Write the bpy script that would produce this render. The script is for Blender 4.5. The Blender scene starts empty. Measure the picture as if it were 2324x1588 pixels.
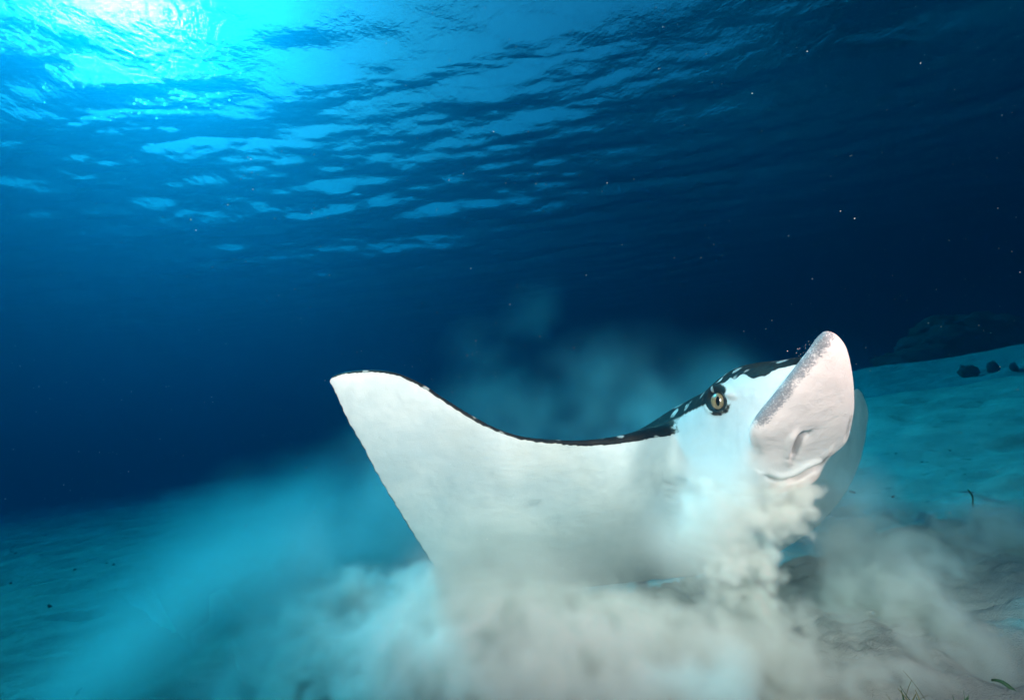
import bpy, bmesh, math, random
import numpy as np
from mathutils import Vector, Matrix
R = math.radians
scene = bpy.context.scene
col = scene.collection

# ------------------------------------------------------------------ camera
CAM_H = 0.62
PITCH, ROLL = R(10.8), R(7.4)
FPX, CX, CY = 975.0, 1162.0, 794.0          # focal length and centre in the 2324-wide picture
fw = np.array([0, math.cos(PITCH), math.sin(PITCH)])
r0 = np.array([1.0, 0, 0]); u0 = np.array([0, -math.sin(PITCH), math.cos(PITCH)])
c_up = u0*math.cos(ROLL) + r0*math.sin(ROLL)
c_rt = r0*math.cos(ROLL) - u0*math.sin(ROLL)
CAM = np.array([0, 0, CAM_H])
def P(px, py, d):
    """a point of the place seen at (px, py), d metres in front of the lens"""
    return CAM + d*(fw + (px-CX)/FPX*c_rt + (CY-py)/FPX*c_up)
cd = bpy.data.cameras.new('camera'); cam = bpy.data.objects.new('camera', cd); col.objects.link(cam)
cd.sensor_width = 36; cd.lens = 36*FPX/2324; cd.clip_start = 0.02; cd.clip_end = 2000
cam.matrix_world = Matrix(((c_rt[0], c_up[0], -fw[0], CAM[0]), (c_rt[1], c_up[1], -fw[1], CAM[1]), (c_rt[2], c_up[2], -fw[2], CAM[2]), (0, 0, 0, 1)))
scene.camera = cam

# ------------------------------------------------------------------ sky, sun, exposure
SUN_EL, SUN_AZ = R(50), R(-46)               # the glare in the surface, upper left
world = bpy.data.worlds.new('World'); scene.world = world; world.use_nodes = True
nt = world.node_tree; nt.nodes.clear()
sky = nt.nodes.new('ShaderNodeTexSky'); sky.sky_type = 'NISHITA'; sky.sun_disc = False
sky.sun_elevation = SUN_EL; sky.sun_rotation = SUN_AZ
bg = nt.nodes.new('ShaderNodeBackground'); bg.inputs['Strength'].default_value = 0.09
wo = nt.nodes.new('ShaderNodeOutputWorld')
nt.links.new(sky.outputs[0], bg.inputs[0]); nt.links.new(bg.outputs[0], wo.inputs[0])
sd = bpy.data.lights.new('sun', 'SUN'); sun = bpy.data.objects.new('sun', sd); col.objects.link(sun)
sd.energy = 5.0; sd.angle = R(7)          # wide: the waves above spread the sunlight; sd.color = (1.0, 0.95, 0.86)
sdir = Vector((math.sin(SUN_AZ)*math.cos(SUN_EL), math.cos(SUN_AZ)*math.cos(SUN_EL), math.sin(SUN_EL)))
sun.rotation_euler = sdir.to_track_quat('Z', 'Y').to_euler()
sun.location = (-6, 6, 12)
vs = scene.view_settings
vs.view_transform = 'Standard'; vs.look = 'None'; vs.exposure = 1.08; vs.gamma = 1.0; vs.use_curve_mapping = False
cy = scene.cycles
cy.use_denoising = True; cy.use_adaptive_sampling = True; cy.adaptive_threshold = 0.02; cy.max_bounces = 12; cy.diffuse_bounces = 2; cy.glossy_bounces = 3
cy.transmission_bounces = 4; cy.transparent_max_bounces = 8; cy.volume_bounces = 6
cy.volume_step_rate = 2.0; cy.volume_max_steps = 256
cy.caustics_reflective = True; cy.caustics_refractive = True
cy.sample_clamp_indirect = 6.0

# ------------------------------------------------------------------ helpers
def mesh_obj(name, verts, faces, mat=None, parent=None, smooth=True):
    me = bpy.data.meshes.new(name)
    verts = np.asarray(verts, dtype=np.float32)
    faces = np.asarray(faces, dtype=np.int32)
    me.vertices.add(len(verts)); me.vertices.foreach_set('co', verts.ravel())
    k = faces.shape[1]
    me.loops.add(faces.size); me.loops.foreach_set('vertex_index', faces.ravel())
    me.polygons.add(len(faces)); me.polygons.foreach_set('loop_start', np.arange(0, faces.size, k, dtype=np.int32))
    me.update(calc_edges=True); me.validate()
    if smooth: me.polygons.foreach_set('use_smooth', np.ones(len(me.polygons), dtype=bool))
    if mat: me.materials.append(mat)
    o = bpy.data.objects.new(name, me); col.objects.link(o)
    if parent: o.parent = parent
    return o
def grid_faces(n, m):
    i = np.arange((n-1)*(m-1)); r, c = i//(m-1), i % (m-1)
    a = r*m + c
    return np.stack([a, a+1, a+m+1, a+m], 1)
def material(name):
    m = bpy.data.materials.new(name); m.use_nodes = True
    t = m.node_tree; t.nodes.clear()
    out = t.nodes.new('ShaderNodeOutputMaterial')
    return m, t, out
def node(t, kind, **kw):
    n = t.nodes.new(kind)
    for k, v in kw.items():
        if k in n.inputs: n.inputs[k].default_value = v
        else: setattr(n, k, v)
    return n
def lnk(t, a, b): t.links.new(a, b)

def hashv(ix, iy, s=0):
    h = np.sin(ix*127.1 + iy*311.7 + s*74.7)*43758.5453
    return h - np.floor(h)
def vnoise(x, y, s=0):
    ix, iy = np.floor(x), np.floor(y); fx, fy = x-ix, y-iy
    fx = fx*fx*fx*(fx*(fx*6-15)+10); fy = fy*fy*fy*(fy*(fy*6-15)+10)
    a, b = hashv(ix, iy, s), hashv(ix+1, iy, s); c, d = hashv(ix, iy+1, s), hashv(ix+1, iy+1, s)
    return (a*(1-fx)+b*fx)*(1-fy) + (c*(1-fx)+d*fx)*fy - 0.5
def fbm(x, y, o=4, s=0):
    v = 0; a = 1.0
    for k in range(o):
        v = v + a*vnoise(x, y, s+k*7); x, y = x*2.03+5.1, y*2.03-3.7; a *= 0.5
    return v
def sstep(a, b, x):
    t = np.clip((x-a)/(b-a), 0, 1); return t*t*(3-2*t)

# ------------------------------------------------------------------ water body
H_SURF = 5.6
rng = np.random.default_rng(7)
def build_surface():
    n, m = 720, 780
    s = np.linspace(-1, 1, m); x = -5 + 60*np.sign(s)*np.abs(s)**1.7
    t = np.concatenate([np.linspace(-1, 0, 170, endpoint=False), np.linspace(0, 1, n-170)]); y = 5+np.where(t < 0, 66, 71)*np.sign(t)*np.abs(t)**1.55
    X, Y = np.meshgrid(x, y)
    Z = np.zeros_like(X)
    wdir = R(97)
    for k in range(80):
        lam = 3.6*0.950**k*rng.uniform(.9, 1.1)
        kk = 2*math.pi/lam
        a = wdir + rng.normal(0, 0.5)
        ph = rng.uniform(0, 6.283)
        amp = 0.0124*lam**1.3*rng.uniform(.5, 1.2)/(1+.10*lam*lam)
        w = np.sin(kk*(X*math.cos(a)+Y*math.sin(a)) + ph)
        Z += amp*(1-2*np.abs(w)**0.8 if k % 3 == 0 else w)*0.55
    gust = 0.6+0.9*sstep(-.25, .35, fbm(X*.12, Y*.12, 3, 3))
    Z = Z*gust*(1-.5*sstep(-3, 7, X-.2*Y))*(1-.25*sstep(7, 16, Y))
    V = np.stack([X, Y, Z+H_SURF], -1).reshape(-1, 3)
    m_, t_, out = material('sea_surface')
    geo = node(t_, 'ShaderNodeNewGeometry')
    no = node(t_, 'ShaderNodeTexNoise', Scale=3.0, Detail=5.0, Roughness=.6)
    lnk(t_, geo.outputs['Position'], no.inputs['Vector'])
    bp = node(t_, 'ShaderNodeBump', Strength=1.0, Distance=0.032)
    lnk(t_, no.outputs['Fac'], bp.inputs['Height'])
    fr = node(t_, 'ShaderNodeFresnel', IOR=1.33); lnk(t_, bp.outputs[0], fr.inputs['Normal'])
    tr = node(t_, 'ShaderNodeBsdfTransparent')
    no2 = node(t_, 'ShaderNodeTexNoise', Scale=9.0, Detail=5.0, Roughness=.62); lnk(t_, geo.outputs['Position'], no2.inputs['Vector'])
    bp2 = node(t_, 'ShaderNodeBump', Strength=1.0, Distance=0.035); lnk(t_, no2.outputs['Fac'], bp2.inputs['Height']); lnk(t_, bp.outputs[0], bp2.inputs['Normal'])
    rf = node(t_, 'ShaderNodeBsdfRefraction', IOR=0.89, Roughness=0.16); lnk(t_, bp2.outputs[0], rf.inputs['Normal'])
    gl = node(t_, 'ShaderNodeBsdfGlossy', Roughness=0.03); lnk(t_, bp.outputs[0], gl.inputs['Normal'])
    m1 = node(t_, 'ShaderNodeMixShader', Fac=0.11); lnk(t_, tr.outputs[0], m1.inputs[1]); lnk(t_, rf.outputs[0], m1.inputs[2])
    m2 = node(t_, 'ShaderNodeMixShader'); lnk(t_, fr.outputs[0], m2.inputs[0]); lnk(t_, m1.outputs[0], m2.inputs[1]); lnk(t_, gl.outputs[0], m2.inputs[2])
    lnk(t_, m2.outputs[0], out.inputs['Surface'])
    o = mesh_obj('sea_surface', V, grid_faces(n, m), m_)
    o['kind'] = 'structure'; o['label'] = 'rippled underside of the sea surface with sun glare'
    return o
build_surface()

def build_haze():
    x0, x1, y0, y1, z0, z1 = -68, 68, -66, 82, -1.6, H_SURF+1.2
    v = [(x, y, z) for x in (x0, x1) for y in (y0, y1) for z in (z0, z1)]
    f = [(0, 1, 3, 2), (4, 6, 7, 5), (0, 4, 5, 1), (2, 3, 7, 6), (0, 2, 6, 4), (1, 5, 7, 3)]
    m_, t_, out = material('sea_water')
    pv = node(t_, 'ShaderNodeVolumePrincipled')
    pv.inputs['Color'].default_value = (0.001, 0.0355, 0.064, 1)
    pv.inputs['Absorption Color'].default_value = (0.0, 0.505, 0.62, 1)
    pv.inputs['Density'].default_value = 0.49
    pv.inputs['Anisotropy'].default_value = 0.86
    lnk(t_, pv.outputs[0], out.inputs['Volume'])
    o = mesh_obj('haze', v, f, m_, smooth=False)
    o['kind'] = 'stuff'; o['label'] = 'clear blue sea water filling the scene'
build_haze()
# flash output (left, right) and tint; cloud grid cell and densities (per metre); colours of the stirred-up sand
STROBE = (262, 142); STROBE_COL = (1.0, .405, .36); CELL = .0085; JET = 42.0; GROUND = 24.0; CLOUD_COL = (.968, .968, .925); SILT = 1.6
# ------------------------------------------------------------------ eagle ray
def catmull(tab, n, key=0):
    """smooth curve through rows (s, values...) sampled at n even s"""
    tab = np.array(tab, float); s = tab[:, 0]; q = np.linspace(0, 1, n)
    k = np.clip(np.searchsorted(s, q, side='right')-1, 0, len(s)-2)
    h = (s[k+1]-s[k])[:, None]; t = ((q-s[k])[:, None])/h
    v = tab[:, 1:]; g = np.gradient(v, s, axis=0)
    t2, t3 = t*t, t*t*t
    return (2*t3-3*t2+1)*v[k] + (t3-2*t2+t)*h*g[k] + (-2*t3+3*t2)*v[k+1] + (t3-t2)*h*g[k+1]
LE = [(0,748,866,1.30),(.01,752,857,1.295),(.03,772,847,1.29),(.06,810,841,1.28),(.10,860,840,1.27),(.14,905,848,1.26),(.18,955,870,1.25),
      (.23,1010,906,1.24),(.28,1070,943,1.23),(.33,1130,974,1.23),(.38,1190,992,1.23),(.43,1260,999,1.235),(.48,1340,1000,1.245),(.52,1420,991,1.26),
      (.56,1500,974,1.29),(.59,1560,972,1.33),(.62,1640,985,1.38),(.66,1740,1000,1.42),(.70,1800,995,1.46),(.75,1850,965,1.53),(.80,1890,930,1.63),
      (.86,1920,900,1.77),(.92,1938,885,1.90),(.97,1946,883,2.0),(1,1953,890,2.04)]
TE = [(0,748,866,1.30),(.03,760,893,1.30),(.07,780,935,1.31),(.12,812,995,1.33),(.18,850,1062,1.36),(.24,895,1140,1.41),(.30,935,1205,1.46),
      (.36,978,1272,1.51),(.41,1030,1335,1.55),(.46,1110,1365,1.58),(.52,1230,1345,1.6),(.58,1360,1325,1.6),(.62,1450,1315,1.6),(.68,1600,1300,1.6),
      (.73,1720,1270,1.65),(.78,1810,1225,1.7),(.84,1880,1165,1.8),(.89,1925,1105,1.87),(.93,1952,1040,1.95),(.96,1964,975,2.0),(.985,1967,925,2.04),(1,1953,890,2.04)]
def build_disc():
    ns, nv = 260, 70
    le = catmull(LE, ns); te = catmull(TE, ns)
    s = np.linspace(0, 1, ns)
    L = np.array([P(*q) for q in le]); T = np.array([P(*q) for q in te])
    span = np.gradient((L+T)/2, axis=0)
    span[0] = span[1]; span[-1] = span[-2]
    ch = T-L; chl = np.linalg.norm(ch, axis=1, keepdims=True)
    T = T + (ch/np.maximum(chl, 1e-6))*((0.0018*np.sin(s*ns*1.1)+.006*vnoise(s*23, s*0, 3)+.003*vnoise(s*70, s*0, 5))[:, None])     # fine scalloped trailing edge
    nrm = np.cross(span, ch); nrm /= np.maximum(np.linalg.norm(nrm, axis=1, keepdims=True), 1e-9)
    nrm[:3] = nrm[3]; nrm[-3:] = nrm[-4]
    for _ in range(6): nrm[1:-1] = (nrm[:-2]+nrm[1:-1]*2+nrm[2:])/4
    nrm /= np.linalg.norm(nrm, axis=1, keepdims=True)
    # ventral side looks at the lens
    if np.dot(nrm[ns//2], CAM-L[ns//2]) < 0: nrm = -nrm
    th = 0.013 + 0.075*np.exp(-((s-.60)/.085)**2) + 0.020*np.exp(-((s-.58)/.22)**2)
    th *= sstep(0, .06, s)*.8*sstep(0, .05, 1-s)+.2
    v = 0.5-0.5*np.cos(np.linspace(0, math.pi, nv))
    prof = (1-(2*v-1)**2)**0.55*(1.25-.7*v)
    rings = []; dors = []
    minh = 0.0032
    for i in range(ns):
        c = L[i] + np.outer(v, T[i]-L[i])
        up = prof*th[i]
        sag = -0.05*np.sin(math.pi*v)*np.clip(chl[i, 0], 0, .7)*(1-math.exp(-((s[i]-.6)/.1)**2))   # wing a little hollow below
        ven = c + np.outer(up*.9+minh+sag*.35, nrm[i]); dor = c - np.outer(up*1.05+minh-sag*.35, nrm[i])
        rings.append(np.concatenate([ven, dor[::-1]])); 
        arc = v*chl[i, 0]; wrap = .0045+.005*math.exp(-((s[i]-.53)/.09)**2)
        dors.append(np.concatenate([((arc < wrap) | ((1-v)*chl[i, 0] < .0045)).astype(float)*(1-float(sstep(.565, .595, s[i]))), 1-float(sstep(.575, .60, s[i]))*(1-sstep(.03, .12, v[::-1]))*float(s[i] < .7)]))
    m = 2*nv
    V = np.concatenate(rings); D = np.concatenate(dors)
    f = []
    for i in range(ns-1):
        a = i*m
        j = np.arange(m); k = (j+1) % m
        f.append(np.stack([a+j, a+k, a+m+k, a+m+j], 1))
    F = np.concatenate(f)
    # close the tips
    caps = []
    for base in (0, (ns-1)*m):
        for j in range(nv-1): caps.append((base+j, base+j+1, base+m-2-j, base+m-1-j))
    F = np.concatenate([F, np.array(caps)])
    return V, F, D

# head frame: F forward, S to the animal's right, V ventral (in lens axes, turned to the line of sight of the head)
def cam2w(a): return a[0]*c_rt + a[1]*c_up + a[2]*fw
_c = np.array([-.57, 0, -.82]); _e1 = np.array([.82, 0, -.57]); _e2 = np.array([0, 1.0, 0])
def loc(a): return cam2w(a[0]*_e1 + a[1]*_e2 + a[2]*_c)
HF = loc((.21, .78, .58)); HF /= np.linalg.norm(HF)
HS = loc((-.78, -.22, .58)); HS -= HF*np.dot(HS, HF); HS /= np.linalg.norm(HS)
HV = loc((.58, -.574, .562)); HV -= HF*np.dot(HV, HF); HV -= HS*np.dot(HV, HS); HV /= np.linalg.norm(HV)
M0 = P(1812, 1070, 1.0)                       # middle of the mouth
def HP(f, s, d): return M0 + f*HF + s*HS - d*HV
def on_plane(px, py, d0=0.0):
    """head coordinates (f, s) of the point of the plane d = d0 seen at (px, py)"""
    r = P(px, py, 1.0)-CAM; o = M0 - d0*HV
    t = np.dot(o-CAM, HV)/np.dot(r, HV); q = CAM + t*r - M0
    return np.dot(q, HF), np.dot(q, HS)
def loft(sections):
    """closed skin over a list of equal-length rings"""
    n = len(sections); m = len(sections[0]); V = np.concatenate(sections)
    f = []
    for i in range(n-1):
        j = np.arange(m); k = (j+1) % m
        f.append(np.stack([i*m+j, i*m+k, (i+1)*m+k, (i+1)*m+j], 1))
    F = [tuple(q) for q in np.concatenate(f)]
    return V, F, [tuple(range(m))[::-1], tuple(range((n-1)*m, n*m))]
S0 = 0.026                                    # the head's middle plane
SK = [(0, -.34, .52, .20, .40), (.14, -.22, .46, .17, .14), (.30, -.09, .375, .125, .01), (.44, 0, .312, .104, -.012), (.58, .09, .262, .094, -.012), (.72, .17, .206, .084, -.006), (.84, .235, .134, .068, .005), (.93, .28, .088, .050, .02), (1, .305, .055, .03, .03)]
def skull_at(f):
    a = np.array([(r[1], r[2], r[3], r[4]) for r in SK])
    return [np.interp(f, a[:, 0], a[:, k]) for k in (1, 2, 3)]
def build_skull():
    tab = catmull(SK, 60); m = 72
    a = np.linspace(0, 2*math.pi, m, endpoint=False)
    rings = []; D = []
    for f, top, w, bot in tab:
        e = 0.75
        cs, sn = np.cos(a), np.sin(a)
        low = (1-float(sstep(.11, .20, np.array(f))))*float(sstep(-.14, -.02, np.array(f)))
        ex = np.where(sn < 0, e-.27*low, e)
        x = w*np.sign(cs)*np.abs(cs)**ex*(1-.16*np.clip(sn, 0, 1)**2)*(1+.42*low*np.clip(-sn, 0, 1)**2)
        y = (top+bot)/2 + (top-bot)/2*np.sign(sn)*np.abs(sn)**e
        rings.append(np.array([HP(f, p+S0, q) for p, q in zip(x, y)]))
        D.append(sn)
    return rings, D
ROS = [(1895,762),(1913,769),(1930,792),(1940,835),(1945,880),(1945,930),(1940,980),(1928,1010),(1900,1034),(1868,1056),(1840,1072),(1812,1082),(1780,1085),(1745,1076),
       (1722,1050),(1710,1020),(1712,988),(1738,950),(1768,915),(1800,875),(1830,838),(1858,803),(1880,773)]
def build_rostrum():
    pts = np.array([on_plane(x, y, 0.0) for x, y in ROS])
    n = len(pts); q = np.linspace(0, n, 160, endpoint=False)
    k = q.astype(int) % n; t = (q-np.floor(q))[:, None]
    p0, p1, p2, p3 = pts[k-1], pts[k], pts[(k+1) % n], pts[(k+2) % n]
    o = .5*((2*p1)+(-p0+p2)*t+(2*p0-5*p1+4*p2-p3)*t*t+(-p0+3*p1-3*p2+p3)*t**3)
    c = np.array([0.16, 0.0])
    rings = []
    for sc, d in ((.02,-.012),(.3,-.012),(.6,-.010),(.8,-.006),(.92,-.001),(.98,.006),(1.0,.014),(.985,.022),(.93,.029),(.8,.036),(.5,.05),(.02,.055)):
        w = c + (o-c)*sc
        rings.append(np.array([HP(x, y, d) for x, y in w]))
    return rings, o
def project(X):
    q = X-CAM; d = q@fw
    return CX+FPX*(q@c_rt)/d, CY-FPX*(q@c_up)/d, d
def seg_dist(px, py, poly):
    """distance to a polyline in picture units, and which side of it (+ = right hand looking along it)"""
    best = np.full(px.shape, 1e9); side = np.zeros(px.shape); par = np.zeros(px.shape)
    n = len(poly)-1
    for k in range(n):
        ax, ay = poly[k]; bx, by = poly[k+1]; dx, dy = bx-ax, by-ay
        t = np.clip(((px-ax)*dx+(py-ay)*dy)/(dx*dx+dy*dy), 0, 1)
        ex, ey = px-(ax+t*dx), py-(ay+t*dy); d = np.hypot(ex, ey)
        m = d < best; best[m] = d[m]; side[m] = np.sign(dx*ey-dy*ex)[m]; par[m] = (k+t[m])/n
    return best, side, par
def smooth_poly(pts, n=60):
    t = np.linspace(0, 1, len(pts)); return catmull([(a,)+tuple(b) for a, b in zip(t, pts)], n)
NOSTRIL = smooth_poly([(1826,982),(1812,989),(1803,1001),(1798,1016),(1796,1030),(1795,1041)])
NOSTRIL2 = smooth_poly([(1934,952),(1931,966),(1927,982),(1921,997)])
Z8 = lambda p: ((1900+p[0]*.16374)*.9078, (1000+p[1]*.16374)*.9078)
MOUTH = smooth_poly([Z8(p) for p in ((120,1150),(200,1190),(300,1212),(400,1203),(500,1180),(600,1128),(700,1070),(800,1022),(880,1000),(950,960),(985,905))])
GILLS = [smooth_poly([(1508+k*1.5, 1092+k*33), (1522+k*1.5, 1100+k*33), (1541+k*1.0, 1105+k*33)], 12) for k in range(5)]
EYE_PX = (1628, 910)
def build_ray(mat):
    bm = bmesh.new(); src = []; val = []; kind = []
    def add(V, F, D, kd_):
        V = np.asarray(V); vol = 0.0
        for f in F:
            a = V[int(f[0])]
            for i in range(1, len(f)-1): vol += np.dot(a, np.cross(V[int(f[i])], V[int(f[i+1])]))
        if vol < 0: F = [tuple(f)[::-1] for f in F]
        vs_ = [bm.verts.new(v) for v in V]
        for f in F:
            try: bm.faces.new([vs_[int(i)] for i in f])
            except ValueError: pass
        src.extend(V); val.extend(D); kind.extend([kd_]*len(V))
    V, F, D = build_disc(); add(V, F, D, 0)
    rings, D = build_skull(); V, F, C = loft(rings); add(V, F+C, np.concatenate(D), 1)
    rings, outline = build_rostrum(); V, F, C = loft(rings); add(V, F+C, np.repeat((0,0,0,0,0,.05,.35,.7,.9,1,1,1), len(outline)), 2)
    me = bpy.data.meshes.new('ray_raw'); bm.to_mesh(me); bm.free()
    root = bpy.data.objects.new('body', me); col.objects.link(root); o = root
    md = o.modifiers.new('r', 'REMESH'); md.mode = 'VOXEL'; md.voxel_size = 0.0042
    dg = bpy.context.evaluated_depsgraph_get()
    me2 = bpy.data.meshes.new_from_object(o.evaluated_get(dg))
    o.modifiers.clear(); o.data = me2
    n = len(me2.vertices); co = np.empty(n*3, np.float32); me2.vertices.foreach_get('co', co); co = co.reshape(-1, 3).astype(float)
    E = np.empty(len(me2.edges)*2, np.int32); me2.edges.foreach_get('vertices', E); E = E.reshape(-1, 2)
    deg = np.bincount(E.ravel(), minlength=n)[:, None]
    def lap(x):
        s = np.zeros_like(x)
        for c in range(x.shape[1]):
            s[:, c] = np.bincount(E[:, 0], x[E[:, 1], c], n) + np.bincount(E[:, 1], x[E[:, 0], c], n)
        return s/deg
    def set_co():
        me2.vertices.foreach_set('co', co.astype(np.float32).ravel()); me2.update()
    def normals():
        set_co(); q = np.empty(n*3, np.float32); me2.vertex_normals.foreach_get('vector', q); return q.reshape(-1, 3).astype(float)
    for k in range(9):
        co = co + .55*(lap(co)-co); co = co - .565*(lap(co)-co) if k < 8 else co
    # where the pieces met, melt them together
    src_ = np.array(src); val_ = np.array(val); kind_ = np.array(kind)
    from mathutils.kdtree import KDTree
    def tree(ids):
        t = KDTree(len(ids))
        for i in ids: t.insert(src_[i], int(i))
        t.balance(); return t
    trees = [tree(np.nonzero(kind_ == k)[0]) for k in range(3)]
    near = np.empty((n, 3)); idx = np.empty((n, 3), int)
    for i in range(n):
        for k in range(3):
            if k and np.dot(co[i]-M0, HF) < -.5: near[i, k] = 9; idx[i, k] = 0; continue
            _, j, d = trees[k].find(co[i]); near[i, k] = d; idx[i, k] = j
    w = (1-sstep(.02, .11, near[:, 0]))*(1-sstep(.02, .11, near[:, 1]))
    w = w*(1-sstep(.0, .05, (co-M0)@HF+.0))
    w = w[:, None]
    for k in range(90): co = co + .6*w*(lap(co)-co)
    hf0 = (co-M0)@HF
    w2 = ((1-sstep(.006, .02, near[:, 1]))*(1-sstep(.006, .02, near[:, 2])))
    w3 = (1-sstep(.03, .07, near[:, 1]))*(1-sstep(.03, .07, near[:, 2]))*(1-sstep(.10, .19, hf0))
    w2 = w2[:, None]; w3 = w3[:, None]
    for k in range(45): co = co + .55*w3*(lap(co)-co)
    for k in range(6): co = co + .5*w2*(lap(co)-co)
    # ---- relief: eye socket, nostrils, mouth, gill slits
    nr = normals(); tocam = CAM-co; tocam /= np.linalg.norm(tocam, axis=1, keepdims=True)
    face = sstep(.1, .3, (nr*tocam).sum(1)); px, py, dp = project(co)
    head = face*(dp < 1.18)
    disp = np.zeros(n); dark = np.zeros(n); pink = np.zeros(n)
    d, sd_, par = seg_dist(px, py, NOSTRIL); en = np.sin(math.pi*np.clip(par, .04, .97))**.4
    left = sd_*np.where(d < 200, 1, 0)                       # + on one side
    sgn = d*np.sign(sd_)
    SG = np.sign(seg_dist(np.array([1830.]), np.array([1015.]), NOSTRIL)[1][0])
    x = sgn*SG                                               # > 0 right of the curve: the hollow
    groove = np.where(x > 0, np.exp(-(x/13)**2), np.exp(-(x/2.5)**2))*en*(1-.35*par)
    ridge = np.where(x < 0, np.exp(-((x+8)/7.5)**2), 0)*en
    disp += head*(-.020*groove + .007*ridge*sstep(0, .35, par))
    dark = np.maximum(dark, head*groove*.25)
    d, sd_, par = seg_dist(px, py, NOSTRIL2); en = np.sin(math.pi*np.clip(par, .04, .97))**.4
    disp += head*en*(-.012*np.exp(-(d/4.5)**2)); dark = np.maximum(dark, head*en*np.exp(-(d/4)**2)*.35)
    d, sd_, par = seg_dist(px, py, MOUTH)
    SG = np.sign(seg_dist(np.array([1800.]), np.array([1040.]), MOUTH)[1][0]); x = d*np.sign(sd_)*SG    # > 0 above the mouth
    disp += head*(-.014*np.exp(-((x+3)/4.5)**2) + .006*np.where(x > 0, np.exp(-((x-8)/7)**2), 0) + .011*np.where(x < 0, np.exp(-((x+22)/14)**2), 0))*np.sin(math.pi*np.clip(par, .02, .98))**.5
    dark = np.maximum(dark, head*.8*np.exp(-((x+3)/2.6)**2)*sstep(.0, .1, par))
    pink = np.maximum(pink, head*np.where(x < 0, np.exp(-((x+18)/16)**2), 0)*sstep(.02, .2, par))
    for g in GILLS:
        d, sd_, par = seg_dist(px, py, g); x = d*np.sign(sd_); en = np.sin(math.pi*np.clip(par, .03, .97))**.5
        body = face*(dp < 1.7)
        disp += body*en*(-.004*np.exp(-(x/3.5)**2) + .003*np.exp(-((x-8)/6)**2)); dark = np.maximum(dark, body*en*.3*np.exp(-(x/2.0)**2))
    de = np.hypot(px-EYE_PX[0], py-EYE_PX[1])
    disp += head*(.0055*np.exp(-((de-26)/7)**2)*(1-.6*sstep(0, 15, px-EYE_PX[0])) - .006*(1-sstep(12, 22, de)) + .010*np.exp(-((de-34)/9)**2)*sstep(2, 16, EYE_PX[1]-py))
    co = co + nr*disp[:, None]
    set_co()
    # ---- skin pigment
    q = co-M0; hf = q@HF; hs = q@HS-S0; hd = -(q@HV)
    top, wd, bot = skull_at(hf)
    rel = (hd-(top+bot)/2)/((top-bot)/2+1e-6)
    wav = .10*np.sin(hf*41+.6)+.07*np.sin(hf*97+2)+.05*np.sin(hf*170)
    thr = np.interp(hf, (-.3, -.12, -.02, .05, .085, .12, .16, .20, .235, .26), (.66, .68, .66, .60, .70, .64, .72, .84, .40, .30))
    pig_s = sstep(-.09, .09, rel-thr+wav*.8*sstep(.04, .12, hf))
    sp = np.zeros(n)                                          # pale spots on the dark back of the head
    for (f_, s_, d_, r_) in ((-.12,.10,.365,.026),(-.06,.085,.335,.020),(.0,.080,.300,.017),(.045,.07,.28,.015),(.125,.06,.215,.016),(-.15,.05,.41,.03),(-.02,.02,.33,.028),(.08,-.03,.26,.026),(.15,.02,.205,.02),(.19,-.03,.17,.018),(-.08,-.07,.36,.028),(.02,-.08,.285,.022)):
        sp = np.maximum(sp, 1-sstep(.6, 1.15, np.sqrt((hf-f_)**2+(hs-s_)**2+(hd-d_)**2)/r_))
    pig_s = pig_s*(1-.85*sp)
    pig_s = np.maximum(pig_s, (1-sstep(20, 26, de))*head)
    pig_s = np.maximum(pig_s, (1-sstep(30, 44, de))*head*(1-sstep(-14, 4, py-EYE_PX[1]+(px-EYE_PX[0])*.5)))
    pig_s = np.maximum(pig_s, .75*head*np.exp(-((de-30)/4.0)**2)*sstep(.2, .9, ((py-EYE_PX[1])*.9+(px-EYE_PX[0])*.45)/np.maximum(de, 1)))
    pig_d = val_[idx[:, 0]]
    isd = near[:, 0] <= np.minimum(near[:, 1], near[:, 2])+.004
    on_ros = (near[:, 2] < near[:, 1]) & (near[:, 2] < near[:, 0])
    # soften hand-over between disc and head
    wh = sstep(-.05, .06, near[:, 0]-near[:, 1])
    pig = pig_d*(1-wh) + np.where(hd > bot, pig_s, 0)*wh
    rosv = val_[idx[:, 2]]
    pig = np.where(on_ros, 0.0, pig)
    rim = np.where(on_ros & (hf > .13), rosv, 0.0)
    # grey dusting along the upper rim of the snout, mostly on the side that turns up
    cand = (hd < .05) & (hf > .08)
    ed = np.full(n, 9.0); ii = np.nonzero(cand)[0]
    ed[ii] = [np.min(np.hypot(outline[:, 0]-a, outline[:, 1]-b)) for a, b in zip(hf[ii], hs[ii]+S0)]
    dust = np.where(cand, (1-sstep(.0, .024, ed))*.85*sstep(.005, .03, hs+.02*sstep(.30,.38,hf)), 0)*sstep(.15, .22, hf)
    dust = np.maximum(dust, rim*.95*sstep(-.02, .02, hs+.05))
    for k in range(2): pig = pig + .5*(lap(pig[:, None])[:, 0]-pig)
    pinkr = .55*(1-sstep(.02, .05, hd))*sstep(.02, .10, hf)*(near[:, 1] < .2)
    a = me2.attributes.new('pigment', 'FLOAT', 'POINT'); a.data.foreach_set('value', np.clip(pig, 0, 1).astype(np.float32))
    a = me2.attributes.new('dust', 'FLOAT', 'POINT'); a.data.foreach_set('value', np.clip(dust, 0, 1).astype(np.float32))
    a = me2.attributes.new('crease_shade', 'FLOAT', 'POINT'); a.data.foreach_set('value', np.clip(dark, 0, 1).astype(np.float32))
    a = me2.attributes.new('blush', 'FLOAT', 'POINT'); a.data.foreach_set('value', np.clip(np.maximum(pink, pinkr), 0, 1).astype(np.float32))
    me2.materials.clear(); me2.materials.append(mat)
    me2.polygons.foreach_set('use_smooth', np.ones(len(me2.polygons), bool))
    nr = normals()
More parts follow.
